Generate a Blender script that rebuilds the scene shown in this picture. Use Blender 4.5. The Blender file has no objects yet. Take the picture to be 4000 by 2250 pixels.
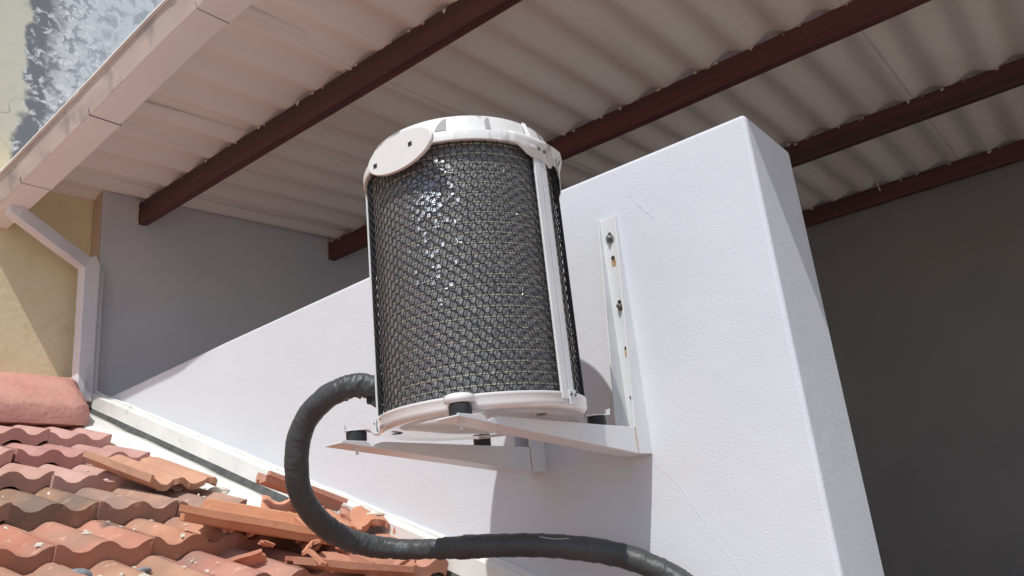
import bpy, bmesh, math, random
from mathutils import Vector, Matrix, noise
random.seed(7)
PI = math.pi
S = 0.7                       # layout units -> metres
col = bpy.context.scene.collection
scn = bpy.context.scene

# ------------------------------------------------------------------ camera
cam_d = bpy.data.cameras.new("camera"); cam = bpy.data.objects.new("camera", cam_d); col.objects.link(cam)
cam_d.sensor_width = 36; cam_d.lens = 28.11; cam_d.clip_start = .02; cam_d.clip_end = 3000
Rr, Ru, Rf = Vector((.625, -.774, -.1)), Vector((-.174, -.263, .949)), Vector((.761, .575, .299))
Rf.normalize(); Rr = (Rr - Rf * Rr.dot(Rf)).normalized(); Ru = Rr.cross(Rf)
cam.matrix_world = Matrix(((Rr.x, Ru.x, -Rf.x, 0), (Rr.y, Ru.y, -Rf.y, 0), (Rr.z, Ru.z, -Rf.z, 0), (0, 0, 0, 1)))
scn.camera = cam
# ------------------------------------------------------------------ light
SUN = Vector((.571, .198, -1.0)).normalized()        # direction the light travels
w = bpy.data.worlds.new("World"); scn.world = w; w.use_nodes = True
nt = w.node_tree; nt.nodes.clear()
sky = nt.nodes.new("ShaderNodeTexSky"); sky.sky_type = 'NISHITA'; sky.sun_disc = False
sky.sun_elevation = math.asin(-SUN.z); sky.sun_rotation = math.atan2(-SUN.x, -SUN.y)
sky.air_density = 1.0; sky.dust_density = 1.0
bg = nt.nodes.new("ShaderNodeBackground"); bg.inputs[1].default_value = .14
ow = nt.nodes.new("ShaderNodeOutputWorld")
nt.links.new(sky.outputs[0], bg.inputs[0]); nt.links.new(bg.outputs[0], ow.inputs[0])
sl = bpy.data.lights.new("sun", 'SUN'); sl.energy = 3.5; sl.angle = math.radians(.53); sl.color = (1, .975, .935)
so = bpy.data.objects.new("sun", sl); col.objects.link(so)
so.rotation_euler = SUN.to_track_quat('-Z', 'Y').to_euler(); so.location = (-3, -1, 6)
scn.view_settings.view_transform = 'Standard'; scn.view_settings.look = 'None'
scn.view_settings.gamma = 1; scn.view_settings.use_curve_mapping = False
scn.view_settings.exposure = 0.0
scn.cycles.max_bounces = 12; scn.cycles.diffuse_bounces = 8
scn.cycles.use_denoising = True

# ------------------------------------------------------------------ materials
def mat(name, c1, c2=None, rough=.6, scale=20, bump=0.0, bscale=200, metal=0.0, spec=.5, stretch=(1, 1, 1),
        detail=5, lo=.35, hi=.65, rand=0.0, coat=0, bdetail=4, extra=None, bdist=.002):
    m = bpy.data.materials.new(name); m.use_nodes = True; t = m.node_tree; n = t.nodes; L = t.links
    b = n["Principled BSDF"]; b.inputs["Roughness"].default_value = rough; b.inputs["Metallic"].default_value = metal
    b.inputs["Specular IOR Level"].default_value = spec; b.inputs["Coat Weight"].default_value = coat
    tc = n.new("ShaderNodeTexCoord"); mp = n.new("ShaderNodeMapping"); mp.inputs["Scale"].default_value = stretch
    L.new(tc.outputs["Object"], mp.inputs[0]); co = mp.outputs[0]
    oi = n.new("ShaderNodeObjectInfo")
    if rand:
        ad = n.new("ShaderNodeVectorMath"); ad.operation = 'ADD'
        cb = n.new("ShaderNodeCombineXYZ"); mu = n.new("ShaderNodeMath"); mu.operation = 'MULTIPLY'; mu.inputs[1].default_value = 37
        L.new(oi.outputs["Random"], mu.inputs[0])
        for i in range(3): L.new(mu.outputs[0], cb.inputs[i])
        L.new(co, ad.inputs[0]); L.new(cb.outputs[0], ad.inputs[1]); co = ad.outputs[0]
    c2 = c2 or c1
    nz = n.new("ShaderNodeTexNoise"); nz.inputs["Scale"].default_value = scale; nz.inputs["Detail"].default_value = detail
    L.new(co, nz.inputs["Vector"])
    rp = n.new("ShaderNodeMapRange"); rp.inputs[1].default_value = lo; rp.inputs[2].default_value = hi
    L.new(nz.outputs[0], rp.inputs[0])
    mx = n.new("ShaderNodeMix"); mx.data_type = 'RGBA'; mx.inputs[6].default_value = (*c1, 1); mx.inputs[7].default_value = (*c2, 1)
    L.new(rp.outputs[0], mx.inputs[0]); out = mx.outputs[2]
    if extra:
        for (ec, es, elo, ehi, est, edet) in extra:      # further layers: colour, scale, range, stretch, detail
            mp2 = n.new("ShaderNodeMapping"); mp2.inputs["Scale"].default_value = est; L.new(co, mp2.inputs[0])
            z = n.new("ShaderNodeTexNoise"); z.inputs["Scale"].default_value = es; z.inputs["Detail"].default_value = edet
            L.new(mp2.outputs[0], z.inputs["Vector"])
            r = n.new("ShaderNodeMapRange"); r.inputs[1].default_value = elo; r.inputs[2].default_value = ehi
            L.new(z.outputs[0], r.inputs[0])
            x = n.new("ShaderNodeMix"); x.data_type = 'RGBA'; L.new(out, x.inputs[6]); x.inputs[7].default_value = (*ec, 1)
            L.new(r.outputs[0], x.inputs[0]); out = x.outputs[2]
    if rand:
        hs = n.new("ShaderNodeHueSaturation")
        for k, a, c in (("Hue", .5 - .012 * rand, .024 * rand), ("Value", 1 - .22 * rand, .40 * rand), ("Saturation", 1 - .15 * rand, .3 * rand)):
            f = n.new("ShaderNodeMath"); f.operation = 'MULTIPLY_ADD'; f.inputs[1].default_value = c; f.inputs[2].default_value = a
            g = n.new("ShaderNodeMath"); g.operation = 'FRACT'; h = n.new("ShaderNodeMath"); h.operation = 'MULTIPLY'
            h.inputs[1].default_value = {"Hue": 7.3, "Value": 1, "Saturation": 13.7}[k]
            L.new(oi.outputs["Random"], h.inputs[0]); L.new(h.outputs[0], g.inputs[0]); L.new(g.outputs[0], f.inputs[0]); L.new(f.outputs[0], hs.inputs[k])
        L.new(out, hs.inputs["Color"]); out = hs.outputs[0]
    L.new(out, b.inputs["Base Color"])
    if bump:
        bn = n.new("ShaderNodeTexNoise"); bn.inputs["Scale"].default_value = bscale; bn.inputs["Detail"].default_value = bdetail
        L.new(co, bn.inputs["Vector"])
        bp = n.new("ShaderNodeBump"); bp.inputs["Strength"].default_value = bump; bp.inputs["Distance"].default_value = bdist
        L.new(bn.outputs[0], bp.inputs["Height"]); L.new(bp.outputs[0], b.inputs["Normal"])
    return m

def plaster(name, c1, c2, bump=.5, extra=None, nub=.5, nubs=60):
    """painted render: fine grain plus scattered raised specks"""
    m = mat(name, c1, c2, rough=.75, scale=3, spec=.25, extra=extra)
    t = m.node_tree; n = t.nodes; L = t.links; b = n["Principled BSDF"]
    tc = n.new("ShaderNodeTexCoord")
    a = n.new("ShaderNodeTexNoise"); a.inputs["Scale"].default_value = 260; a.inputs["Detail"].default_value = 3
    c = n.new("ShaderNodeTexNoise"); c.inputs["Scale"].default_value = 9; c.inputs["Detail"].default_value = 4
    v = n.new("ShaderNodeTexVoronoi"); v.inputs["Scale"].default_value = nubs
    for q in (a, c, v): L.new(tc.outputs["Object"], q.inputs["Vector"])
    r = n.new("ShaderNodeMapRange"); r.inputs[1].default_value = 0; r.inputs[2].default_value = .2; r.inputs[3].default_value = 1; r.inputs[4].default_value = 0
    L.new(v.outputs["Distance"], r.inputs[0])
    g = n.new("ShaderNodeMapRange"); g.inputs[1].default_value = .72; g.inputs[2].default_value = .8
    L.new(v.outputs["Color"], g.inputs[0])
    mm = n.new("ShaderNodeMath"); mm.operation = 'MULTIPLY'; L.new(r.outputs[0], mm.inputs[0]); L.new(g.outputs[0], mm.inputs[1])
    m2 = n.new("ShaderNodeMath"); m2.operation = 'MULTIPLY_ADD'; m2.inputs[1].default_value = nub; L.new(mm.outputs[0], m2.inputs[0]); L.new(a.outputs[0], m2.inputs[2])
    m3 = n.new("ShaderNodeMath"); m3.operation = 'MULTIPLY_ADD'; m3.inputs[1].default_value = 3.0; L.new(c.outputs[0], m3.inputs[0]); L.new(m2.outputs[0], m3.inputs[2])
    bp = n.new("ShaderNodeBump"); bp.inputs["Strength"].default_value = bump; bp.inputs["Distance"].default_value = .0014
    L.new(m3.outputs[0], bp.inputs["Height"]); L.new(bp.outputs[0], b.inputs["Normal"])
    return m

M = {}
M['white_wall'] = plaster("white_plaster", (.645, .68, .72), (.675, .705, .74), .45)
M['sky_block_wall'] = plaster("pale_plaster", (.78, .77, .74), (.82, .81, .78), .3)  # for the added out-of-view wall, kept pale to return light to the sheets
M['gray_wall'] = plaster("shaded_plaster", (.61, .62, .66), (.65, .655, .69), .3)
M['beige'] = plaster('beige_plaster', (.56, .45, .36), (.52, .41, .32), .3)
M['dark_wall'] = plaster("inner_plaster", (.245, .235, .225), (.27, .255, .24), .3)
M['flash'] = mat("white_coating", (.78, .78, .75), (.70, .71, .68), rough=.55, scale=14, bump=.3, bscale=60,
                 extra=[((.55, .54, .50), 22, .62, .75, (1, 1, 1), 6)])
M['membrane'] = mat("bitumen_strip", (.06, .065, .06), (.10, .105, .10), rough=.7, scale=30, bump=.4, bscale=80)
M['tile'] = mat("clay_tile", (.50, .265, .185), (.40, .20, .14), rough=.85, scale=9, bump=.5, bscale=90, rand=.75, spec=.2,
                extra=[((.29, .195, .15), 5, .48, .68, (1, 1, 1), 7), ((.10, .085, .075), 7, .66, .74, (1, 1, 1), 8), ((.60, .36, .27), 40, .62, .75, (1, 1, 1), 5)])
M['tile_dirty'] = mat("soiled_clay_tile", (.44, .26, .19), (.34, .205, .15), rough=.9, scale=7, bump=.6, bscale=90, rand=.8, spec=.15,
                      extra=[((.25, .18, .145), 6, .46, .66, (1, 1, 1), 8), ((.15, .13, .115), 8, .66, .74, (1, 1, 1), 9), ((.54, .35, .27), 30, .6, .75, (1, 1, 1), 5)])
M['tile_pink'] = mat("limed_clay_tile", (.54, .33, .285), (.47, .265, .225), rough=.9, scale=8, bump=.4, bscale=70, rand=.6, spec=.2,
                     extra=[((.36, .22, .19), 6, .60, .75, (1, 1, 1), 7)])
M['tile_new'] = mat("fresh_clay_tile", (.60, .31, .19), (.54, .26, .16), rough=.8, scale=14, bump=.6, bscale=120, rand=.7, spec=.2,
                    extra=[((.44, .22, .15), 9, .58, .72, (1, 1, 1), 6)])
M['mortar_red'] = mat("red_painted_mortar", (.60, .32, .265), (.54, .27, .22), rough=.9, scale=6, bump=.8, bscale=45, spec=.2,
                      extra=[((.66, .46, .40), 30, .66, .74, (1, 1, 1), 5)], bdist=.006)
M['deck'] = mat("terracotta_deck", (.50, .26, .17), (.40, .21, .14), rough=.95, scale=6, bump=.5, bscale=30)
M['chip'] = mat("lime_chip", (.74, .70, .60), (.60, .55, .46), rough=.9, scale=40)
M['stone'] = mat("grey_rubble", (.30, .31, .33), (.16, .165, .175), rough=.9, scale=30, bump=.8, bscale=90)
M['metal_white'] = mat("white_enamel", (.74, .76, .77), (.69, .71, .72), rough=.32, scale=12, spec=.5,
                       extra=[((.50, .42, .33), 30, .70, .78, (1, 1, 1), 6)])
M['pan'] = mat("glossy_white_pan", (.80, .79, .77), (.74, .73, .71), rough=.12, scale=7, coat=1.0, bump=.35, bscale=7, bdist=.01, bdetail=1)
M['cap'] = mat("aged_white_plastic", (.74, .745, .72), (.68, .685, .66), rough=.45, scale=20,
               extra=[((.30, .30, .29), 26, .56, .66, (1, 1, .35), 10), ((.58, .57, .52), 5, .55, .75, (1, 1, 1), 4)])
M['plate'] = mat("white_plastic_plate", (.78, .78, .75), (.75, .75, .72), rough=.4, scale=20)
M['mesh'] = mat("black_plastic_net", (.020, .021, .023), rough=.6, spec=.25)
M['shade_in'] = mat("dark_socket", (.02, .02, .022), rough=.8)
M['slot'] = mat("slot_shade", (.36, .35, .34), rough=.8)
M['zinc'] = mat("galvanised_steel", (.42, .43, .42), (.28, .29, .28), rough=.35, metal=.9, scale=60)
M['rust'] = mat("rusty_hole_edge", (.62, .50, .30), (.30, .15, .06), rough=.9, scale=90)
M['rubber'] = mat("black_rubber", (.022, .023, .026), (.035, .036, .04), rough=.6, scale=50, bump=.3, bscale=200)
M['hose'] = mat("grey_vinyl_tape", (.047, .051, .053), (.068, .073, .075), rough=.46, scale=7, bump=.5, bscale=120, spec=.42, bdist=.003, stretch=(1, 1, 1),
                extra=[((.20, .20, .19), 420, .74, .78, (1, 1, 1), 2)])
M['wood'] = mat("red_oiled_timber", (.145, .044, .037), (.075, .028, .026), rough=.6, scale=16, stretch=(1, .06, 1), bump=.4, bscale=90,
                extra=[((.050, .024, .022), 10, .50, .68, (1, .12, 1), 7), ((.21, .065, .045), 24, .62, .78, (1, .2, 1), 6)])
M['sheet'] = mat("fibre_cement", (.84, .79, .73), (.87, .83, .78), rough=.85, scale=3.5, stretch=(.3, 1, 1), bump=.25, bscale=40, spec=.2,
                 extra=[((.74, .68, .62), 5, .52, .70, (.25, 1, 1), 6)])
M['gutter'] = mat("painted_gutter", (.86, .84, .81), (.82, .80, .77), rough=.5, scale=9, stretch=(1, .4, 1), bump=.2, bscale=20,
                  extra=[((.42, .40, .42), 12, .60, .74, (1, .3, 1), 6)])
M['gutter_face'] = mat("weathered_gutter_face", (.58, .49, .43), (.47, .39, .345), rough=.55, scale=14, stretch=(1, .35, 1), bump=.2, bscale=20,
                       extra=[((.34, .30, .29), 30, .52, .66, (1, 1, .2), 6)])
M['pipe'] = mat("painted_downpipe", (.78, .77, .79), (.70, .69, .72), rough=.5, scale=8, stretch=(1, 1, .4),
                extra=[((.34, .34, .37), 7, .58, .66, (1, 1, .35), 5)])
M['mortar'] = mat("mortar_crumb", (.62, .54, .48), (.5, .43, .38), rough=.9, scale=30)
M['ground'] = mat("ground_concrete", (.42, .40, .37), (.36, .34, .31), rough=.9, scale=.8)
M['floor_bounce'] = mat("inner_floor", (.66, .63, .59), rough=.9)
M['fin'] = mat("aluminium_spines", (.25, .25, .247), (.165, .165, .165), rough=.55, metal=.2, scale=260, stretch=(1, 1, .15), bump=.5, bscale=420,
               bdist=.003, extra=[((.12, .12, .125), 9, .50, .75, (1, 1, .5), 5)])
M['glint_metal'] = mat('glint_aluminium', (.50, .53, .57), (.34, .36, .38), rough=.5, metal=.55, scale=300, stretch=(1, 1, .15), bump=.6, bscale=420)  # paler metal for the glint plates added over the fins
M['tube'] = mat("coil_tube", (.82, .76, .55), (.50, .47, .38), rough=.45, metal=.2, scale=60)

def neighbour_material():
    m = mat("stained_cream_render", (.77, .67, .43), (.80, .70, .47), rough=.9, scale=5, bump=.5, bscale=34, spec=.15, bdist=.004, bdetail=8,
            extra=[((.70, .59, .36), 9, .58, .74, (1, 1, 1), 7)])
    t = m.node_tree; n = t.nodes; L = t.links; b = n["Principled BSDF"]
    src = b.inputs["Base Color"].links[0].from_socket
    tc = n.new("ShaderNodeTexCoord"); sp = n.new("ShaderNodeSeparateXYZ"); L.new(tc.outputs["Object"], sp.inputs[0])
    def nzz(s, d, dist=0):
        z = n.new("ShaderNodeTexNoise"); z.inputs["Scale"].default_value = s; z.inputs["Detail"].default_value = d
        z.inputs["Distortion"].default_value = dist; L.new(tc.outputs["Object"], z.inputs["Vector"]); return z.outputs[0]
    def ma(op, a, bb, cc=None):
        q = n.new("ShaderNodeMath"); q.operation = op
        for i, v in enumerate((a, bb, cc)):
            if v is None: continue
            if isinstance(v, (int, float)): q.inputs[i].default_value = v
            else: L.new(v, q.inputs[i])
        return q.outputs[0]
    def rng(s, lo, hi):
        r = n.new("ShaderNodeMapRange"); r.inputs[1].default_value = lo; r.inputs[2].default_value = hi; L.new(s, r.inputs[0]); return r.outputs[0]
    def mix(f, a, c):
        x = n.new("ShaderNodeMix"); x.data_type = 'RGBA'; L.new(f, x.inputs[0])
        for i, v in ((6, a), (7, c)):
            if isinstance(v, tuple): x.inputs[i].default_value = (*v, 1)
            else: L.new(v, x.inputs[i])
        return x.outputs[2]
    edge = ma('MULTIPLY_ADD', nzz(9, 8), .16, sp.outputs[0])         # metres: patch starts near x = 1.53 units
    xm = rng(edge, 1.545 * S + .075, 1.56 * S + .085)
    zm = rng(sp.outputs[2], 2.24 * S, 2.26 * S)
    patch = ma('MULTIPLY', xm, zm)
    grey = mix(rng(nzz(20, 12, .8), .505, .56), (.60, .61, .60), (.32, .33, .335))
    grey = mix(rng(nzz(45, 8, .5), .57, .60), grey, (.74, .74, .71))
    fade = rng(sp.outputs[0], 1.75 * S, 2.15 * S)                    # paler, cleaner coat further along
    grey = mix(fade, grey, mix(rng(nzz(17, 12, .6), .5, .62), (.62, .64, .65), (.40, .42, .44)))
    band = ma('MULTIPLY', ma('SUBTRACT', 1.0, rng(edge, 1.66 * S + .08, 1.76 * S + .08)), rng(nzz(24, 10, .8), .40, .46))
    grey = mix(band, grey, (.20, .208, .215))
    upz = rng(sp.outputs[2], 2.25 * S, 2.5 * S)
    pale = mix(ma('MULTIPLY', upz, .7), src, (.57, .555, .48))
    vo = n.new("ShaderNodeTexVoronoi"); vo.feature = 'DISTANCE_TO_EDGE'; vo.inputs["Scale"].default_value = 2.2
    wv = n.new("ShaderNodeVectorMath"); wv.operation = 'MULTIPLY_ADD'
    nn = n.new("ShaderNodeTexNoise"); nn.inputs["Scale"].default_value = 7; L.new(tc.outputs["Object"], nn.inputs["Vector"])
    wv.inputs[1].default_value = (.25, .25, .25); L.new(nn.outputs[1], wv.inputs[0]); L.new(tc.outputs["Object"], wv.inputs[2]); L.new(wv.outputs[0], vo.inputs["Vector"])
    cr = ma('MULTIPLY', ma('SUBTRACT', 1.0, rng(vo.outputs["Distance"], .002, .007)), ma('MULTIPLY', upz, .6))
    pale = mix(cr, pale, (.22, .20, .16))
    L.new(mix(patch, pale, grey), b.inputs["Base Color"])
    return m
M['neighbour'] = neighbour_material()

# ------------------------------------------------------------------ mesh helpers (layout units)
class MB:
    def __init__(s): s.v = []; s.f = []
    def add(s, vs, fs):
        k = len(s.v); s.v += [tuple(p) for p in vs]; s.f += [tuple(i + k for i in f) for f in fs]; return s
    def box(s, a, b):
        x0, y0, z0 = a; x1, y1, z1 = b
        return s.add([(x0, y0, z0), (x1, y0, z0), (x1, y1, z0), (x0, y1, z0), (x0, y0, z1), (x1, y0, z1), (x1, y1, z1), (x0, y1, z1)],
                     [(0, 3, 2, 1), (4, 5, 6, 7), (0, 1, 5, 4), (1, 2, 6, 5), (2, 3, 7, 6), (3, 0, 4, 7)])
    def prism(s, poly, fn, a, b):
        """poly 2-D outline swept from a to b; fn(u, v, t) -> point"""
        n = len(poly)
        return s.add([fn(u, v, a) for u, v in poly] + [fn(u, v, b) for u, v in poly],
                     [tuple(range(n))[::-1], tuple(range(n, 2 * n))] + [(i, (i + 1) % n, n + (i + 1) % n, n + i) for i in range(n)])
    def tube(s, pts, r, n=8, closed=False, up=None):
        pts = [Vector(p) for p in pts]; N = len(pts); rings = []
        prev = None
        for i, p in enumerate(pts):
            a = pts[(i - 1) % N] if (closed or i > 0) else p; b = pts[(i + 1) % N] if (closed or i < N - 1) else p
            t = (b - a).normalized()
            if prev is None:
                u = Vector(up) if up else (Vector((0, 0, 1)) if abs(t.z) < .9 else Vector((1, 0, 0)))
            else: u = prev
            u = (u - t * u.dot(t)).normalized(); prev = u; v = t.cross(u)
            rr = r(i / (N - 1), i) if callable(r) else r
            rings.append([p + (u * math.cos(2 * PI * k / n) + v * math.sin(2 * PI * k / n)) * (rr[k % n] if isinstance(rr, (list, tuple)) else rr) for k in range(n)])
        vs = [q for g in rings for q in g]; fs = []
        for i in range(N if closed else N - 1):
            j = (i + 1) % N
            for k in range(n): fs.append((i * n + k, i * n + (k + 1) % n, j * n + (k + 1) % n, j * n + k))
        if not closed: fs += [tuple(range(n))[::-1], tuple((N - 1) * n + k for k in range(n))]
        return s.add(vs, fs)
    def lathe(s, prof, c, a0=0, a1=360, n=96, close_prof=False):
        full = abs(a1 - a0 - 360) < 1e-6; m = n if full else n + 1; k = len(prof)
        vs = [(c[0] + r * math.cos(math.radians(a0 + (a1 - a0) * i / n)), c[1] + r * math.sin(math.radians(a0 + (a1 - a0) * i / n)), z)
              for i in range(m) for r, z in prof]
        fs = []
        for i in range(n):
            j = (i + 1) % m
            for q in range(k if close_prof else k - 1):
                q2 = (q + 1) % k; fs.append((i * k + q, j * k + q, j * k + q2, i * k + q2))
        if not full and close_prof: fs += [tuple(range(k)), tuple(n * k + q for q in range(k))[::-1]]
        return s.add(vs, fs)
    def grid(s, pts, nu, nv):
        return s.add(pts, [(i * nv + j, (i + 1) * nv + j, (i + 1) * nv + j + 1, i * nv + j + 1) for i in range(nu - 1) for j in range(nv - 1)])

def finish(me, smooth, ang=40):
    bm = bmesh.new(); bm.from_mesh(me); bmesh.ops.recalc_face_normals(bm, faces=bm.faces)
    if smooth:
        for f in bm.faces: f.smooth = True
        for e in bm.edges:
            if len(e.link_faces) == 2 and e.calc_face_angle(0) > math.radians(ang): e.smooth = False
    bm.to_mesh(me); bm.free()

def part(name, mb, m, parent=None, smooth=False, bevel=0, label=None, kind=None, solid=0, seg=2, ang=40, origin=(0, 0, 0)):
    o0 = Vector(parent['o']) if parent is not None and 'o' in parent else Vector(origin)
    me = bpy.data.meshes.new(name); me.from_pydata([tuple((Vector(p) - o0) * S) for p in mb.v], [], mb.f); me.update()
    finish(me, smooth, ang); me.materials.append(M[m])
    o = bpy.data.objects.new(name, me); col.objects.link(o)
    if parent is not None: o.parent = parent; o['o'] = tuple(o0)
    else: o.location = o0 * S; o['o'] = tuple(o0)
    if solid:
        md = o.modifiers.new("s", 'SOLIDIFY'); md.thickness = solid * S; md.offset = 0
    if bevel:
        md = o.modifiers.new("b", 'BEVEL'); md.width = bevel * S; md.segments = seg; md.limit_method = 'ANGLE'; md.angle_limit = math.radians(35)
    if label: o['label'] = label
    if kind: o['kind'] = kind
    return o
def thing(name, loc, label, cat, group=None, kind=None):
    o = bpy.data.objects.new(name, None); col.objects.link(o); o.location = Vector(loc) * S; o['o'] = tuple(loc)
    o.empty_display_size = .05
    o['label'] = label; o['category'] = cat
    if group: o['group'] = group
    if kind: o['kind'] = kind
    return o
def tag(o, label, cat, group=None):
    o['label'] = label; o['category'] = cat
    if group: o['group'] = group
    return o
def copy_tree(o, parent=None):
    c = o.copy(); col.objects.link(c); c.parent = parent
    for ch in list(o.children): copy_tree(ch, c)
    return c
def nz(x, y=0, z=0, s=1): return noise.noise(Vector((x, y, z)) * s)

# ------------------------------------------------------------------ setting
GZ = -4.0
part('ground', MB().add([(-900, -900, GZ), (900, -900, GZ), (900, 900, GZ), (-900, 900, GZ)], [(0, 1, 2, 3)]), 'ground', kind='structure')
part('floor', MB().box((2.35, -6, -1.45), (6.98, 4.45, -1.3)), 'floor_bounce', kind='structure')  # unseen floor, raised and made pale to bounce sunlight up to the sheets

# white parapet wall with the roof-side flashing
ww = thing('parapet_wall', (2.17, .65, GZ), 'thick white rough plastered wall holding the brackets and cylindrical unit', 'wall')
top = [(.648, 1.056), (1.284, 1.054), (2.18, 1.024), (3.2, .985), (4.28, .936), (4.458, .928)]
poly = [(.648, GZ)] + top + [(4.458, GZ)]
part('wall_body', MB().prism(poly, lambda u, v, t: (t, u, v), 2.0, 2.348), 'white_wall', ww, bevel=.012, seg=3)
fl = lambda y: .414 + .3835 * (y - 2.923)                     # top of the flashing on the wall
ys = [4.455 - .16 * i for i in range(36)]
b = MB(); n_ = len(ys)
for k, (xx, dz) in enumerate(((1.999, .006), (1.972, .004), (1.966, -.006), (1.966, -.076), (1.999, -.076))):
    b.v += [(xx - .002 * nz(y * 3, k), y, fl(y) + dz + .003 * nz(y * 5, 1, k)) for y in ys]
for k in range(5):
    k2 = (k + 1) % 5
    b.f += [(k * n_ + i, k * n_ + i + 1, k2 * n_ + i + 1, k2 * n_ + i) for i in range(n_ - 1)]
b.f += [tuple(k * n_ for k in range(5)), tuple(k * n_ + n_ - 1 for k in range(5))[::-1]]
part('flashing', b, 'flash', ww, label='white sloped flashing board along the foot of the wall')
b = MB().tube([(1.992, y, fl(y) + .008 + .002 * nz(y * 7)) for y in [4.45 - .05 * i for i in range(100)]], lambda t, i: .010 + .005 * nz(i * .4), 6)
part('sealant_bead', b, 'flash', ww, smooth=True)
b = MB().prism([(1.952, -.112), (1.999, -.112), (1.999, -.075), (1.968, -.075)], lambda u, v, t: (u, t, fl(t) + v), 4.45, -1.0)
part('membrane_strip', b, 'membrane', ww)
b = MB().tube([(1.9998, 1.085 - .25 * t + .006 * nz(t * 6), .175 - .05 * t - .37 * t ** 1.15) for t in [i / 30 for i in range(31)]], lambda t, i: .0008 + .0004 * nz(i * .9), 5)
part('seam_line', b, 'white_wall', ww)
b = MB().tube([(1.9995, 1.04 - .07 * t + .006 * nz(t * 5, 3), .95 - .1 * t + .01 * nz(t * 4)) for t in [i / 14 for i in range(15)]], .0008, 4)
part('seam_line', b, 'white_wall', ww)
# white coated valley between tiles and wall
b = MB(); nu, nv = 60, 6
for i in range(nu):
    y = 4.40 - i * .09
    for j in range(nv):
        x = 1.735 + .012 * nz(y * 4, 7) + (1.956 - 1.735) * j / (nv - 1)
        b.v.append((x, y, -.806 + .384 * y + (-.06 if j == 0 else -.012 if j == 1 else 0) + .006 * nz(x * 9, y * 5) + .012 * (-(j / (nv - 1)) ** 3)))
b.f = [(i * nv + j, (i + 1) * nv + j, (i + 1) * nv + j + 1, i * nv + j + 1) for i in range(nu - 1) for j in range(nv - 1)]
part('valley_coating', b, 'flash', smooth=True, solid=.012, kind='structure')

# shaded end wall
rz = lambda x: 2.057 + .058 * x                              # underside of the sheets
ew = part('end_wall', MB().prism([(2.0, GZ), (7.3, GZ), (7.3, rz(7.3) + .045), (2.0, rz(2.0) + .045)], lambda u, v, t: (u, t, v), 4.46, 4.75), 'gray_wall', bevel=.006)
part('corner_render', MB().box((1.9935, 4.462, 1.6), (1.9996, 4.5595, 2.2)), 'beige', ew)
tag(ew, 'plain grey shaded wall under the porch roof behind the beam ends', 'wall')
nw = part('neighbour_wall', MB().prism([(-4, GZ), (1.992, GZ), (1.992, 2.33), (7.3, 2.68), (7.3, 5.6), (-4, 5.6)], lambda u, v, t: (u, t, v), 4.56, 4.9), 'neighbour')
tag(nw, 'cream yellow weathered wall with a peeling grey patch behind the gutter', 'wall')
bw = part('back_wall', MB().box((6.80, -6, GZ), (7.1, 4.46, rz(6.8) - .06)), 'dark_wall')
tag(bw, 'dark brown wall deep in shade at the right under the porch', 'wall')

hw = part('sky_block_wall', MB().prism([(1.98, GZ), (7.3, GZ), (7.3, rz(7.3) + .0), (1.98, rz(1.98) - .01)], lambda u, v, t: (u, t, v), -2.9, -2.62), 'sky_block_wall', bevel=.006)  # out-of-view wall added to keep sky light off the corrugations
tag(hw, 'unseen plain wall added at the near porch end to block sky light', 'wall')
# ------------------------------------------------------------------ porch roof
pr = thing('porch_roof', (4.4, 1.0, rz(4.4)), 'porch roof of wavy fibre cement sheets on dark red timber beams', 'roof')
P = .232; A = .023
def sheet(y0, y1, i):
    b = MB(); nx = 26; ny = int((y1 - y0) / P * 14) + 1; x0 = 1.462
    for a in range(nx):
        x = x0 + (7.5 - x0) * a / (nx - 1)
        for c in range(ny):
            y = y0 + (y1 - y0) * c / (ny - 1)
            lift = -.020 * max(0, 1 - (y - y0) / .09) * (1 - min(1, (x - x0) / .62)) if i else 0
            b.v.append((x, y, rz(x) + A - A * math.cos(2 * PI * (y - 2.03) / P) + .004 + lift + .020 * max(0, 1 - (y1 - y) / .07) * (1 if i else 0) * (1 - min(1, (x - x0) / .6))
                        + .003 * nz(x * 1.3, y * .8, i * 9) - (0.004 if i % 2 else 0)))
    b.f = [(a * ny + c, (a + 1) * ny + c, (a + 1) * ny + c + 1, a * ny + c + 1) for a in range(nx - 1) for c in range(ny - 1)]
    return part('roof_sheet', b, 'sheet', pr, smooth=True, solid=.008)
seams = [4.5595, 4.26, 3.39, 2.46, 1.535, .61, -.32, -1.25, -2.2]
for i in range(len(seams) - 1): sheet(seams[i + 1] - .05, seams[i] if i == 0 else seams[i] + .012, i)
def beam(x0, z0, z1, ww_=.058, yend=4.458):
    b = MB(); ny = 60
    ring = [(x0, z0), (x0 + ww_, z0 + .003), (x0 + ww_, z1), (x0, z1)]
    for i in range(ny):
        y = yend - (yend + 2.2) * i / (ny - 1)
        for k, (x, z) in enumerate(ring): b.v.append((x + .004 * nz(y * 1.2, k, x0), y, z + (.004 * nz(y * 1.5, k, x0 + 5) if k < 2 else 0)))
    b.f = [(i * 4 + k, i * 4 + (k + 1) % 4, (i + 1) * 4 + (k + 1) % 4, (i + 1) * 4 + k) for i in range(ny - 1) for k in range(4)]
    b.f += [(0, 3, 2, 1), tuple((ny - 1) * 4 + k for k in range(4))]
    return part('beam', b, 'wood', pr, bevel=.004)
beam(2.212, 2.048, rz(2.24)); beam(3.665, 2.130, rz(3.69)); beam(5.14, 2.213, rz(5.17), .065); beam(6.70, 2.305, rz(6.73), .06)
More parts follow.
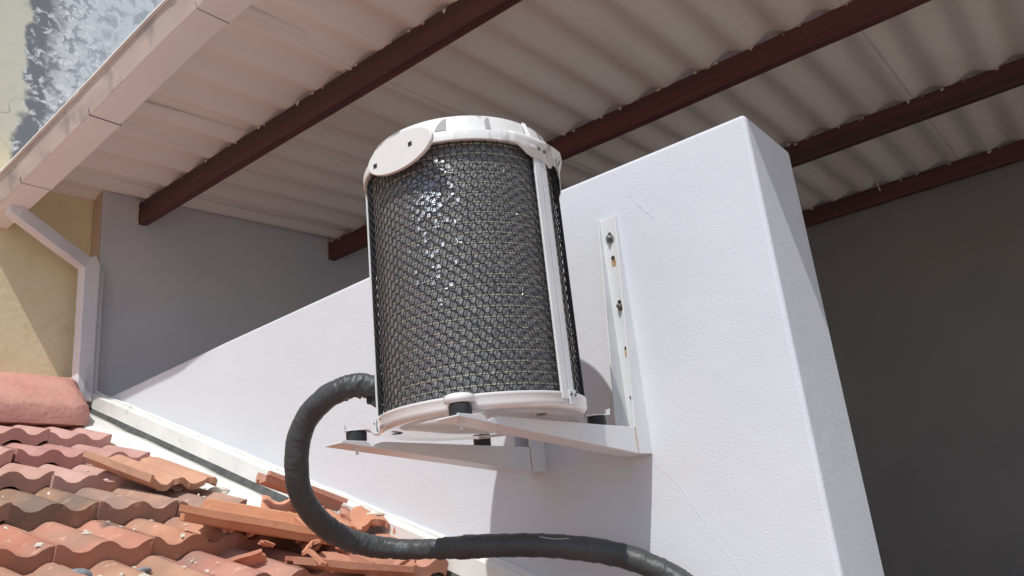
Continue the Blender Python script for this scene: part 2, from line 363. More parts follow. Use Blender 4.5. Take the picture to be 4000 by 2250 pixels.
# crumbs of mortar squeezed out between sheets and beams
b = MB()
def crumb(c, r, sd):
    q = [Vector((a, bb, cc)).normalized() for a, bb, cc in ((1, 0, 0), (-1, 0, 0), (0, 1, 0), (0, -1, 0), (0, 0, 1), (0, 0, -1))]
    rr = random.Random(sd); b.add([tuple(Vector(c) + Vector((p.x * r * rr.uniform(.3, .8), p.y * r * rr.uniform(.7, 1.9), p.z * r * rr.uniform(.5, 1.3)))) for p in q],
          [(0, 2, 4), (2, 1, 4), (1, 3, 4), (3, 0, 4), (2, 0, 5), (1, 2, 5), (3, 1, 5), (0, 3, 5)])
for bx in (2.212, 3.665, 5.14, 6.70):
    for i in range(70):
        y = 4.4 - i * .09 + random.uniform(-.04, .04); k = (y - 2.03) / P; f = abs(k - round(k))
        if f < .36 and random.random() < .9: crumb((bx - .004, y, rz(bx) - random.uniform(0, .014)), random.uniform(.004, .015), i)
for i in range(26): crumb((2.207, 4.452, 2.05 + i * .0055), random.uniform(.006, .015), i + 900)
for i in range(20): crumb((3.66, 4.452, 2.13 + i * .0075), random.uniform(.004, .008), i + 950)
part('mortar_crumbs', b, 'mortar', pr, kind='stuff')
for (x, y) in ((2.207, 2.52), (3.66, 1.33), (6.695, 1.22)):        # roofing hooks
    z = rz(x)
    hk = MB().tube([(x - .004, y, z + .045), (x - .008, y + .004, z + .01), (x - .006, y - .006, z - .05 if x > 6 else z - .008)], .006, 6)
    part('roof_hook', hk, 'mortar', pr, smooth=True)

# gutter
gt = thing('rain_gutter', (1.46, 3, 2.0), 'square edged pale painted gutter along the low edge of the porch roof', 'gutter')
gp = [(1.408, 4.55, 1.885), (1.408, 4.30, 1.903), (1.406, 3.72, 1.95), (1.403, 3.34, 1.98), (1.412, 2.95, 2.04), (1.425, 2.59, 2.095), (1.41, 2.0, 2.105), (1.41, .3, 2.11), (1.41, -2.2, 2.12)]
def gut(y):
    for a, c in zip(gp, gp[1:]):
        if y <= a[1] and y >= c[1]:
            t = (a[1] - y) / (a[1] - c[1]); return Vector(a).lerp(Vector(c), t)
    return Vector(gp[0])
def gprof(p, g=0):
    return [(p.x - .034 - .008, p.z + .118), (p.x - .034, p.z + .124 + g), (p.x - g, p.z - g), (p.x + .132 + g, p.z - g), (p.x + .136, max(p.z + .03, 2.128))]
secs = [4.55, 4.02, 3.30, 2.46, 1.2, 0, -2.2]
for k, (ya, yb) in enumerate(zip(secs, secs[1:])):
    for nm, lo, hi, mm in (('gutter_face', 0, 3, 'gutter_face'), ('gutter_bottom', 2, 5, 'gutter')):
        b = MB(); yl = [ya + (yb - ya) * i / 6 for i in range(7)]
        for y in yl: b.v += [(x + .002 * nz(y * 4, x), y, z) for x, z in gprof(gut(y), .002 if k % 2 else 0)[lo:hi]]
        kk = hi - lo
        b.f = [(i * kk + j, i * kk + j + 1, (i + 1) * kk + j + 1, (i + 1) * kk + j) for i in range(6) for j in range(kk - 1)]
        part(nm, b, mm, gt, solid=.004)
b = MB().tube([tuple(Vector((g.x - .036, y, g.z + .124))) for y in [4.55 - .1 * i for i in range(68)] for g in (gut(y),)], .009, 6)
part('gutter_lip', b, 'plate', gt, smooth=True)
for y in secs[1:-1]:
    g = gut(y); pts = [(x, y, z) for x, z in gprof(g, .0035)[1:]]; pts[0] = tuple(Vector(pts[0]).lerp(Vector(pts[1]), .8))
    part('gutter_joint', MB().tube(pts, .002, 5), 'shade_in', gt)
g = gut(4.55)
part('end_cap', MB().prism([(x, z) for x, z in gprof(g, -.001)], lambda u, v, t: (u, t, v), 4.548, 4.553), 'gutter', gt)
# downpipe
dp = thing('downpipe', (1.92, 4.41, .95), 'boxy grey white downpipe dropping to the tiles beside the grey wall', 'pipe')
def boxpipe(path, hw, hd):
    b = MB()
    rows = []
    for i, (x, y, z) in enumerate(path):
        a = Vector(path[max(0, i - 1)]); c = Vector(path[min(len(path) - 1, i + 1)])
        t = Vector((c.x - a.x, 0, c.z - a.z)).normalized(); nrm = Vector((-t.z, 0, t.x))
        k = 1.0
        if 0 < i < len(path) - 1:
            t1 = (Vector(path[i]) - a).normalized(); k = 1 / max(.5, abs(t1.dot(t)))
        pp = Vector((x, y, z))
        rows += [pp + nrm * hw * k + Vector((0, hd, 0)), pp + nrm * hw * k - Vector((0, hd, 0)), pp - nrm * hw * k - Vector((0, hd, 0)), pp - nrm * hw * k + Vector((0, hd, 0))]
    n = len(path)
    b.add(rows, [(i * 4 + k, i * 4 + (k + 1) % 4, (i + 1) * 4 + (k + 1) % 4, (i + 1) * 4 + k) for i in range(n - 1) for k in range(4)] + [(0, 1, 2, 3), tuple((n - 1) * 4 + k for k in range(4))[::-1]])
    return b
part('elbow', boxpipe([(1.485, 4.30, 1.95), (1.485, 4.30, 1.885), (1.52, 4.31, 1.868)], .037, .035), 'pipe', dp, bevel=.006)
part('sloped_pipe', boxpipe([(1.50, 4.30, 1.878), (1.7, 4.35, 1.79), (1.90, 4.405, 1.71)], .036, .036), 'pipe', dp, bevel=.006)
part('upright_pipe', boxpipe([(1.905, 4.405, 1.742), (1.924, 4.41, 1.70), (1.924, 4.41, 1.3), (1.924, 4.41, .93)], .042, .040), 'pipe', dp, bevel=.006)
part('wall_filler', MB().box((1.968, 4.39, .93), (1.999, 4.455, 1.69)), 'gray_wall', dp, bevel=.004)

# ------------------------------------------------------------------ tiled roof
CT = -.845
tr = thing('tiled_roof', (0, 2, CT + .768), 'clay tile roof sloping down towards the viewer below the white wall', 'roof')
TW = .262; TL = .35
tpl = lambda y: CT + .384 * y
b = MB().add([(-3.2, -4, tpl(-4) - .02), (1.97, -4, tpl(-4) - .02), (1.97, 4.555, tpl(4.555) - .02), (-3.2, 4.555, tpl(4.555) - .02)], [(0, 1, 2, 3)])
part('roof_deck', b, 'deck', tr, solid=.03)
def hump(u, pitch=TW / 2, amp=.0135, k=1.2):
    return amp * math.tanh(k * math.cos(2 * PI * (u / pitch - .0))) / math.tanh(k)
SL = math.sqrt(1 + .384 ** 2)
def tile_mesh(name, w=TW * 1.0, L=TL + .05, v0=None, v1=None, lift=.052, th=.030, nu=18, nv=2, seed=0, amp=.0135, rim=0, ph=0, jag=0, front=.0, d=.002):
    """a clay tile: x across, y up the slope, z out of the roof plane; jagged ends where broken"""
    rr = random.Random(seed)
    j0 = [0] * (nu + 1); j1 = [0] * (nu + 1)
    if v0: j0 = [v0(i / nu) + rr.uniform(-jag, jag) for i in range(nu + 1)]
    if v1: j1 = [v1(i / nu) + rr.uniform(-jag, jag) for i in range(nu + 1)]
    vs = []; m_ = nu + 1
    for side in (1, 0):
        for j in range(nv + 1):
            for i in range(m_):
                u = w * i / nu; a = j0[i]; c = L - j1[i]; v = a + (c - a) * j / nv
                h = hump(u + ph, amp=amp) + lift * (1 - v / L) + .003 * nz(u * 14, v * 10, seed * 3.1)
                if rim and (i <= 1 or i >= nu - 1): h += rim
                if side == 0: h -= th * (1.25 if j == 0 and not v0 else .8) + rr.uniform(-.002, .002) * (1 if jag else 0)
                vs.append(((u - w / 2) * S, v * S, h * S))
    f = []; off = m_ * (nv + 1)
    for j in range(nv):
        for i in range(nu):
            a = j * m_ + i; f.append((a, a + 1, a + 1 + m_, a + m_)); a += off; f.append((a + m_, a + 1 + m_, a + 1, a))
    for i in range(nu):
        f.append((i + 1, i, off + i, off + i + 1)); a = nv * m_ + i; f.append((a, a + 1, off + a + 1, off + a))
    for j in range(nv):
        a = j * m_; f.append((a, a + m_, off + a + m_, off + a)); a = j * m_ + nu; f.append((a + m_, a, off + a, off + a + m_))
    me = bpy.data.meshes.new(name); me.from_pydata(vs, [], f); me.update(); finish(me, True, 45)
    return me
SLOPE = math.atan(.384)
variants = {}
for mn in ('tile', 'tile_pink', 'tile_dirty'):
    variants[mn] = []
    for s_ in range(5):
        me = tile_mesh('roof_tile', seed=s_ + 1, th=.044 if s_ % 2 else .040, lift=.050 + .003 * s_); me.materials.append(M[mn]); variants[mn].append(me)
rows = [3.70, 3.345, 3.0, 2.65, 2.31, 1.985, 1.65, 1.31, .97, .63, .29, -.05, -.39, -.73]
X0 = 1.222 + TW / 2
jr = random.Random(3)
for ri, y in enumerate(rows):
    right = [1.76, 1.74, 1.74, 1.74, 1.92, 1.95, 1.95, 1.95, 1.95, 1.95, 1.9, 1.9, 1.9, 1.9][ri]
    for c in range(-9, 3):
        x = X0 + c * TW
        if x + TW / 2 > right + .06: continue
        mn = 'tile_pink' if ri < 3 else ('tile_dirty' if ri == 3 or (ri in (4, 5, 6) and jr.random() < .3) else 'tile')
        o = bpy.data.objects.new('tile', jr.choice(variants[mn])); col.objects.link(o)
        o.parent = tr; base = Vector(tr['o'])
        o.location = (Vector((x + jr.uniform(-.008, .008), y + jr.uniform(-.012, .012), tpl(y) + jr.uniform(0, .006))) - base) * S
        o.rotation_euler = (SLOPE + jr.uniform(-.012, .012), jr.uniform(-.012, .012), jr.uniform(-.025, .025))
# painted mortar ridge where the tiles meet the neighbour wall
b = MB(); nu = 90; prof = [(4.557, 1.085), (4.42, 1.062), (4.27, 1.005), (4.12, .925), (4.005, .842), (3.985, .81), (4.0, .735), (4.557, .735)]
for i in range(nu):
    x = -3.0 + (1.872 + 3.0) * i / (nu - 1); e = max(0, (x - 1.74) / .145)
    for k, (y, z) in enumerate(prof):
        yy = y; zz = z
        if k in (2, 3, 4): yy = y + (4.40 - y) * .75 * e ** 2.2; zz = z + (.02 * e)
        if k in (5, 6): yy = y + (4.40 - y) * .75 * e ** 2.2
        wob = .010 * math.cos(2 * PI * x / (TW / 2)) if k in (4, 5) else 0
        q = .010 * nz(x * 5, k * 3.3) + .005 * nz(x * 16, k)
        b.v.append((x, yy + (q if 1 < k < 6 else 0), zz - wob + (q if k < 6 else 0)))
k = len(prof)
b.f = [(i * k + j, (i + 1) * k + j, (i + 1) * k + (j + 1) % k, i * k + (j + 1) % k) for i in range(nu - 1) for j in range(k)]
b.f += [tuple(range(k)), tuple((nu - 1) * k + j for j in range(k))[::-1]]
part('ridge_mortar', b, 'mortar_red', tr, smooth=True, ang=60)

# loose broken tiles
def place(o, x, y, h, rot, label, cat='broken tile', group='loose broken tiles on the roof'):
    o.location = Vector((x, y, tpl(y) + h)) * S
    e = Matrix.Rotation(SLOPE, 3, 'X') @ Matrix.Rotation(math.radians(rot[2]), 3, 'Z') @ Matrix.Rotation(math.radians(rot[1]), 3, 'Y') @ Matrix.Rotation(math.radians(rot[0]), 3, 'X')
    o.rotation_euler = e.to_euler(); tag(o, label, cat, group); return o
def broken(name, mname='tile_new', **kw):
    me = tile_mesh(name, **kw); me.materials.append(M[mname]); o = bpy.data.objects.new(name, me); col.objects.link(o); return o
J = dict(jag=.010, nv=4, nu=26)
place(broken('broken_tile', w=.30, L=.40, lift=.012, th=.030, seed=11, rim=.008, v0=lambda t: .0, v1=lambda t: .02 + .05 * t, **J), 1.60, 2.80, .085, (2, 3, 12),
      'orange broken tile lying across pink rows near the white flashing')
place(broken('broken_tile', w=.24, L=.50, lift=.01, th=.026, seed=12, amp=.005, rim=.024, v0=lambda t: .02, v1=lambda t: .0, **J), 1.745, 2.06, .105, (1, 6, 44),
      'long upturned tile with raised rims at the left of the rubble heap')
place(broken('broken_tile', w=.22, L=.30, lift=.0, th=.020, seed=13, rim=.020, amp=.006, v0=lambda t: .01 + .06 * t, v1=lambda t: 0, **J), 1.965, 2.37, .115, (14, 12, 62),
      'upright ridged tile half standing against the flashing behind the hose')
place(broken('tile_shard', w=.07, L=.10, lift=0, th=.012, seed=14, v0=lambda t: .01, v1=lambda t: .02 * t, jag=.006, nv=3, nu=10), 1.47, 2.10, .07, (-30, 20, 30),
      'small curved clay shard under the long upturned tile')
place(broken('broken_tile', w=.27, L=.20, lift=.02, th=.026, seed=15, v0=lambda t: .03 * math.sin(t * 9), v1=lambda t: .03, **J), 1.79, 2.14, .10, (6, -6, -14),
      'jagged orange half tile touching the bend of the hose')
place(broken('broken_tile', w=.13, L=.36, lift=.02, th=.024, seed=16, v0=lambda t: .02, v1=lambda t: .06 * t, **J), 1.78, 1.80, .085, (-2, 5, 43),
      'narrow broken tile pointing down the slope below the heap')
place(broken('broken_tile', w=.26, L=.17, lift=.01, th=.026, seed=17, v0=lambda t: .05 * (t - .5) ** 2 * 4, v1=lambda t: .02, **J), 1.93, 2.13, .115, (6, -4, -38),
      'rear broken tile with white mortar on it right of the hose')
place(broken('broken_tile', w=.30, L=.36, lift=.03, th=.036, seed=18, v1=lambda t: .02, **J), 1.80, 1.86, .065, (2, 0, -6),
      'bright orange whole tile under the low run of the hose')
place(broken('tile_shard', w=.10, L=.09, lift=.0, th=.022, seed=19, v0=lambda t: .02, v1=lambda t: .03, jag=.010, nv=3, nu=12), 2.03, 2.06, .10, (0, 10, 20),
      'tiny orange shard poking up between hose and flashing')
place(broken('broken_tile', w=.22, L=.24, lift=.02, th=.028, seed=20, v0=lambda t: .03 * t, v1=lambda t: .04, **J), 1.70, 2.28, .06, (0, 6, 22),
      'brownish broken tile in the middle of the rubble heap')
place(broken('tile_shard', w=.09, L=.13, lift=.0, th=.022, seed=21, v0=lambda t: .02, v1=lambda t: .03, jag=.012, nv=3, nu=12), 1.61, 2.28, .085, (12, -14, 70),
      'broken corner of tile between the long tile and the half tile')
place(broken('broken_tile', w=.24, L=.22, lift=.0, th=.028, seed=22, v0=lambda t: .03 * t, v1=lambda t: .04, **J), 1.82, 2.44, .075, (4, -8, -35),
      'dull clay piece lying behind the hose bend', )
sr = random.Random(21); b = MB()
for i in range(16):
    x, y = 1.46 + sr.uniform(0, .46), 1.92 + sr.uniform(0, .48)
    me = tile_mesh('clay_rubble', w=sr.uniform(.03, .075), L=sr.uniform(.03, .08), lift=0, th=.014, seed=40 + i, v0=lambda t: .006, v1=lambda t: .012 * t, jag=.008, nv=2, nu=8)
    mt = Matrix.Rotation(SLOPE + sr.uniform(-.4, .4), 3, 'X') @ Matrix.Rotation(sr.uniform(-.4, .4), 3, 'Y') @ Matrix.Rotation(sr.uniform(0, PI), 3, 'Z')
    c = Vector((x, y, tpl(y) + .07 + sr.uniform(0, .03)))
    b.add([tuple(c + mt @ (v.co / S)) for v in me.vertices], [tuple(p.vertices) for p in me.polygons]); bpy.data.meshes.remove(me)
o = part('clay_rubble', b, 'tile_new', kind='stuff', smooth=True); o['label'] = 'small clay crumbs lying among the broken tiles'; o['category'] = 'rubble'
# white mortar lump on the rear tile
def lump(name, x, y, h, r, mname, sd, label, cat, group, sq=(1, 1, 1)):
    bm = bmesh.new(); bmesh.ops.create_icosphere(bm, subdivisions=2, radius=r * S)
    for v in bm.verts:
        q = 1 + .55 * nz(v.co.x * 30 / r * .02 + sd, v.co.y * 30 / r * .02, v.co.z * 30 / r * .02 + sd * 2)
        v.co = Vector((round(v.co.x * q * sq[0] / (r * .45)) * r * .45 * .4 + v.co.x * q * sq[0] * .6, v.co.y * q * sq[1], v.co.z * q * sq[2]))
    me = bpy.data.meshes.new(name); bm.to_mesh(me); bm.free(); me.materials.append(M[mname])
    o = bpy.data.objects.new(name, me); col.objects.link(o); o.location = Vector((x, y, tpl(y) + h)) * S
    tag(o, label, cat, group); return o
lump('mortar_lump', 1.955, 2.17, .145, .022, 'chip', 1, 'flat white mortar lump on the rear broken tile', 'mortar', None, (2.2, 1, .35))
lump('mortar_lump', 1.775, 2.86, .03, .035, 'chip', 4, 'pale mortar lump at the end of the upper broken tile', 'mortar', None, (1.2, 1, .6))
lump('rubble_stone', .985, 2.19, .02, .032, 'stone', 2, 'larger pale grey stone wedged under the lower tile edge', 'stone', 'grey stones under the tile edge', (1, .8, .9))
lump('rubble_stone', 1.045, 2.16, .015, .024, 'stone', 5, 'darker flat grey stone right of the larger one', 'stone', 'grey stones under the tile edge', (1.5, .8, .6))
lump('rubble_stone', 1.15, 2.20, .02, .016, 'stone', 8, 'smallest grey stone lodged beneath the tile lip', 'stone', 'grey stones under the tile edge', (1.3, .8, .7))
# white chips strewn over the tiles
b = MB(); cr = random.Random(5)
for i in range(230):
    x = cr.uniform(.55, 1.8); y = cr.uniform(1.75, 3.9); r = cr.choice([.003, .004, .005, .007, .010])
    kx = (x - 1.222) / (TW / 2); row = max([q for q in rows if q <= y] or [y]); v = (y - row) / TL
    h = .015 * math.tanh(1.1 * math.cos(2 * PI * kx)) / math.tanh(1.1) + .056 * (1 - v * TL * SL / (TL + .05)) + .004
    a = cr.uniform(0, PI); e = cr.uniform(.25, .9); c = Vector((x, y, tpl(y) + h))
    q = [(math.cos(a) * r * 1.6, math.sin(a) * r * 1.6), (-math.sin(a) * r * e, math.cos(a) * r * e), (-math.cos(a) * r * 1.6, -math.sin(a) * r * 1.6), (math.sin(a) * r * e, -math.cos(a) * r * e)]
    b.add([(c.x + p, c.y + s_, c.z + .384 * s_) for p, s_ in q] + [(c.x + p * .7, c.y + s_ * .7, c.z + .384 * s_ + r * .45) for p, s_ in q],
          [(3, 2, 1, 0), (4, 5, 6, 7), (0, 1, 5, 4), (1, 2, 6, 5), (2, 3, 7, 6), (3, 0, 4, 7)])
o = part('mortar_chips', b, 'chip', kind='stuff'); o['label'] = 'scattered small white mortar chips over the clay tiles'; o['category'] = 'debris'

# ------------------------------------------------------------------ wall brackets
def bracket(y, label):
    t = thing('wall_bracket', (2.0, y + .03, .187), label, 'bracket', 'white steel brackets under the unit')
    y0, y1 = y, y + .062; zt = .257; th = .004
    xr, xt = 1.924, 1.214
    zb = lambda x: .250 + (.187 - .250) * (x - xt) / (xr - xt)
    a = MB().prism([(xt, zb(xt)), (xr, zb(xr)), (xr, zt), (1.345, zt), (1.325, zt - .004), (1.305, zt - .011), (1.296, zt - .004), (1.286, zt), (xt, zt)], lambda u, v, s_: (u, s_, v), y0, y0 + th)
    a.prism([(xt, zb(xt)), (xr, zb(xr)), (xr, zb(xr) + th), (xt, zb(xt) + th)], lambda u, v, s_: (u, s_, v), y0 + th, y1)
    part('arm', a, 'metal_white', t, bevel=.0012)
    c = MB().box((1.9955, y0, .187), (1.9995, y1, .900))
    for ya, yb in ((y0 - .0002, y0 + th), (y1 - th, y1 + .0002)):
        c.prism([(1.9953, .187), (1.924, .187), (1.924, .262), (1.988, .900), (1.9953, .900)], lambda u, v, s_: (u, s_, v), ya, yb)
    c.prism([(1.9245, .187), (1.9953, .187), (1.9953, .191), (1.9245, .191)], lambda u, v, s_: (u, s_, v), y0 + th, y1 - th)
    part('wall_channel', c, 'metal_white', t, bevel=.0015)
    part('weld_seam', MB().tube([(1.9235, y0 - .0005, .258), (1.9225, y0 - .001, .225), (1.9235, y0 - .0005, .188)], .0014, 5), 'rust', t)
    ym = (y0 + y1) / 2
    for k, z in enumerate((.834, .759, .620, .480, .349)):
        cap = [(ym + .0062 * math.cos(q), z + .012 + .0062 * math.sin(q)) for q in [i * PI / 8 for i in range(9)]] + \
              [(ym + .0075 * math.cos(q), z - .008 + .0075 * math.sin(q)) for q in [PI + i * PI / 8 for i in range(9)]]
        part('slot_hole', MB().prism(cap, lambda u, v, s_: (s_, u, v), 1.9950, 1.9958), 'rust', t)
        part('slot_hole', MB().prism([(ym + .006 * math.cos(i * PI / 6), z + .013 + .006 * math.sin(i * PI / 6)) for i in range(12)], lambda u, v, s_: (s_, u, v), 1.9945, 1.9950), 'shade_in', t)
        if k in (0, 2, 4):
            zc = z - .001
            R_ = .0135 if k == 0 else .0085
            wsh = MB().add([], []); n = 20
            circ = [(ym + R_ * math.cos(2 * PI * i / n), zc + R_ * math.sin(2 * PI * i / n)) for i in range(n)]
            wo = part('washer', wsh.prism(circ, lambda u, v, s_: (s_, u, v), 1.9915, 1.9940), 'zinc', t)
            hexa = [(ym + .0068 * math.cos(PI / 3 * i), zc + .0068 * math.sin(PI / 3 * i)) for i in range(6)]
            bo = part('bolt_head', MB().prism(hexa, lambda u, v, s_: (s_, u, v), 1.982, 1.9915), 'zinc', t, bevel=.0012)
            part('bolt_tip', MB().prism([(ym + .0035 * math.cos(PI / 4 * i), zc + .0035 * math.sin(PI / 4 * i)) for i in range(8)], lambda u, v, s_: (s_, u, v), 1.978, 1.982), 'zinc', t)
    return t
bracket(1.088, 'nearer white steel bracket with bolted upright channel on the sunlit wall')
bracket(1.450, 'farther white steel bracket in the shade of the cylindrical unit')

# ------------------------------------------------------------------ condenser
XC, YC, R = 1.497, 1.26, .25
C2 = (XC, YC)
ac = thing('air_conditioner', (XC, YC, .262), 'cylindrical outdoor air conditioner unit with black honeycomb guard and white cap', 'air conditioner')
def cyl(az, r, z): a = math.radians(az); return (XC + r * math.cos(a), YC + r * math.sin(a), z)
# coil of finned tube: scalloped, one band per turn
pitch = .0255; z0 = .30; nb = 25
prof = []
for k in range(nb):
    for j in range(6):
        t = j / 6; prof.append((.2350 + .0016 * math.sin(PI * t) ** .7, z0 + (k + t) * pitch))
prof.append((.2350, z0 + nb * pitch))
part('coil_fins', MB().lathe(prof, C2, n=160), 'fin', ac, smooth=True)
for k in range(1, nb):
    z = z0 + k * pitch
    ring = [cyl(a, .2360, z) for a in range(0, 360, 6)]
    part('coil_tube', MB().tube(ring, .0012, 5, closed=True), 'tube', ac, smooth=True)
# dents and pale smears on the fins
b = MB(); dr = random.Random(9)
for i in range(26):
    az = dr.uniform(-150, -100); z = dr.uniform(.36, .86); hgt = dr.uniform(.006, .03)
    pts = [cyl(az + dr.uniform(-.4, .4), .2385, z + hgt * j / 4) for j in range(5)]
    b.tube(pts, dr.uniform(.0006, .0014), 4)
for (az, z, hh) in ((-139, .56, .10), (-138.5, .72, .06), (-130, .43, .02), (-139.5, .45, .03)):
    b.tube([cyl(az + .8 * nz(j * .9, z), .2388, z + hh * j / 9) for j in range(10)], .0014, 4)
part('bent_fins', b, 'zinc', ac, kind='stuff')
# sun glints on the coil, added as small tilted bright plates
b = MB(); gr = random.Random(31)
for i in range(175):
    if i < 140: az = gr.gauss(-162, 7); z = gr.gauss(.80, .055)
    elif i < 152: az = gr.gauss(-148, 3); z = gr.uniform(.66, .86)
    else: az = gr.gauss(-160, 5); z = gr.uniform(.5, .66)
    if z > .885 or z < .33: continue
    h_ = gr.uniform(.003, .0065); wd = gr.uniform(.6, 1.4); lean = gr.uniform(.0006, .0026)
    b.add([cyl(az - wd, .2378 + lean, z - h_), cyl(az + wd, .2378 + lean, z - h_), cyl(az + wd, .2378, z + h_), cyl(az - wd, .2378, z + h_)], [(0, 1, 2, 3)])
part('fin_glints', b, 'glint_metal', ac, kind='stuff')
# inner void
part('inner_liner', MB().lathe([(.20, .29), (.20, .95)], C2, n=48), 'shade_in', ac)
# honeycomb guard
b = MB(); NC = 108; vp = .0235; da = 360 / NC; wr = .0013
def wire(p, q):
    p = Vector(p); q = Vector(q); t = (q - p).normalized(); nrm = Vector((p.x - XC, p.y - YC, 0)).normalized(); s_ = t.cross(nrm).normalized()
    k = len(b.v)
    for c in (p - t * .0006, q + t * .0006):
        for (aa, bb) in ((1, 0), (0, 1.15), (-1, 0), (0, -1.15)): b.v.append(tuple(c + s_ * aa * wr + nrm * bb * wr))
    b.f.extend([(k, k + 1, k + 5, k + 4), (k + 1, k + 2, k + 6, k + 5), (k + 2, k + 3, k + 7, k + 6), (k + 3, k, k + 4, k + 7)])
rows_h = int(.62 / vp)
for c in range(NC):
    a0 = c * da; off = 0 if c % 2 == 0 else vp / 2
    for r_ in range(rows_h + 1):
        z = .296 + off + r_ * vp
        if z > .918: continue
        j = lambda q: .0006 * nz(c * 3.1, r_ * 2.7, q)
        p1 = cyl(a0 - da * .34, R, z + j(1)); p2 = cyl(a0 + da * .34, R, z + j(2)); p3 = cyl(a0 + da * .66, R, z + vp / 2)
        p4 = cyl(a0 + da * .66, R, z - vp / 2)
        wire(p1, p2); wire(p2, p3)
        if z - vp / 2 > .29: wire(p2, p4)
part('honeycomb_guard', b, 'mesh', ac)
# corner strips
def strip(az, front=True):
    for d0, d1, r0, r1 in ((-6.2, -1.0, .2515, .2575), (-.2, 5.0, .2515, .2565)):
        q = MB().lathe([(r0, .289), (r1, .289), (r1, .9), (r0, .9)], C2, az + d0, az + d1, 4, True)
        part('corner_strip', q, 'metal_white', ac, bevel=.0012)
    q = MB().lathe([(.2515, .30), (.253, .30), (.253, .9), (.2515, .9)], C2, az - 1.0, az - .2, 1, True)
    part('strip_groove', q, 'shade_in', ac)
    q = MB().lathe([(.2578, .276), (.2605, .276), (.2605, .311), (.2578, .311)], C2, az - 1.5, az + 5.5, 4, True)
    part('strip_foot', q, 'metal_white', ac, bevel=.0012)
    for d in (-.2, 3.6):
        u = Vector((math.cos(math.radians(az + d)), math.sin(math.radians(az + d)), 0))
        c = Vector(cyl(az + d, .2605, .300)); q = MB().tube([c, c + u * .002, c + u * .0035], lambda t, i: [.0048, .0044, .0018][i], 12)
        part('screw', q, 'zinc', ac, smooth=True)
        q = MB(); rt = Vector((-u.y, u.x, 0)); e = c + u * .0037
        for d1, d2 in ((rt, Vector((0, 0, 1))), (Vector((0, 0, 1)), rt)):
            q.add([e + d1 * .003 + d2 * .0007, e + d1 * .003 - d2 * .0007, e - d1 * .003 - d2 * .0007, e - d1 * .003 + d2 * .0007], [(0, 1, 2, 3)])
        part('screw_cross', q, 'shade_in', ac)
strip(-89); strip(31); strip(130)
# skirt and base pan
sk = [(.251, .3055), (.2555, .3055), (.2560, .304), (.2562, .2995), (.2550, .298), (.2555, .284), (.2535, .2765), (.2485, .2715), (.240, .2705), (.222, .2745), (.19, .272), (.16, .272), (.10, .270), (.02, .272), (.001, .272)]
part('base_pan', MB().lathe(sk, C2, n=128), 'pan', ac, smooth=True, ang=50)
part('drain_hole', MB().lathe([(.001, .2715), (.014, .2715)], (1.36, 1.42), n=16), 'shade_in', ac)
part('drain_hole', MB().lathe([(.001, .2705), (.012, .2705)], (1.52, 1.10), n=16), 'slot', ac)
for (fx, fy) in ((1.257, 1.119), (1.285, 1.481), (1.785, 1.119), (1.745, 1.481)):
    part('rubber_foot', MB().lathe([(.001, .2575), (.022, .2575), (.0245, .262), (.0245, .280), (.021, .2835), (.001, .2835)], (fx, fy), n=28), 'rubber', ac, smooth=True)
    d = Vector((fx - XC, fy - YC, 0)); L_ = d.length; d.normalize(); s_ = Vector((-d.y, d.x, 0)); c0 = Vector((XC, YC, 0))
    if fx < 1.27:
        q = MB().lathe([(.001, .284), (.028, .284), (.033, .286), (.0355, .293), (.033, .3015), (.025, .305), (.001, .306)], (fx + .004, fy + .004), n=32)
        part('foot_cover', q, 'pan', ac, smooth=True, ang=70)
    else:
        q = MB(); hw = .026
        sec = [(.235, .276, .8), (.262, .273, .75), (.272, .283, .8), (L_ - .022, .2850, 1.0), (L_ + .026, .2850, .95), (L_ + .028, .300, .95)]
        for (rr_, z, k) in sec:
            for e in (1, -1): q.v.append(tuple(c0 + d * rr_ + s_ * hw * k * e + Vector((0, 0, z))))
        q.f = [(2 * i, 2 * i + 1, 2 * i + 3, 2 * i + 2) for i in range(len(sec) - 1)]
        part('foot_tab', q, 'metal_white', ac, solid=.003)
    part('foot_bolt', MB().tube([(fx, fy, .258), (fx, fy, .229)], .0035, 8), 'metal_white', ac, smooth=True)
    part('foot_nut', MB().prism([(fx + .0085 * math.cos(PI / 3 * i), fy + .0085 * math.sin(PI / 3 * i)) for i in range(6)], lambda u, v, s_: (u, v, s_), .239, .2495), 'metal_white', ac)
# cap
cp = [(.2435, .925), (.2435, .914), (.2575, .911), (.2600, .913), (.2600, .933), (.258, .938), (.252, .940), (.2485, .942), (.236, .986), (.231, .990), (.222, .991), (.215, .980), (.212, .93)]
cap = part('cap_ring', MB().lathe(cp, C2, n=160), 'cap', ac, smooth=True, ang=35)
for az in (-149.5, -122.5, -96.5, 160, 100, 40, -40, -70):
    wd = 3.4 if az < -140 else 1.5
    q = MB(); n = 8; pts = []
    for i in range(n + 1):
        t = i / n; pts.append((t, 1 - (1 - t) ** 2.2 if az < -140 else min(1, 1.9 * math.sin(PI * (t * .5 + .25)))))
    top_ = []; bot_ = []
    for t, hgt in pts:
        a = az - wd + 2 * wd * t
        def on(s_): return cyl(a, .2492 - .0125 * s_, .9435 + .044 * s_)
        bot_.append(on(.04)); top_.append(on(.10 + .76 * hgt if az < -140 else .10 + .76 * math.sin(PI * min(.5, .12 + t * .6)) ** .5))
    q.add(bot_ + top_, [(i, i + 1, n + 2 + i, n + 1 + i) for i in range(n)])
    part('vent_slot', q, 'slot', ac, solid=.001)
for az in (-96.8, -95.0):
    part('cap_rib', MB().tube([cyl(az, .2525, .940), cyl(az, .238, .988)], .0025, 6), 'cap', ac)
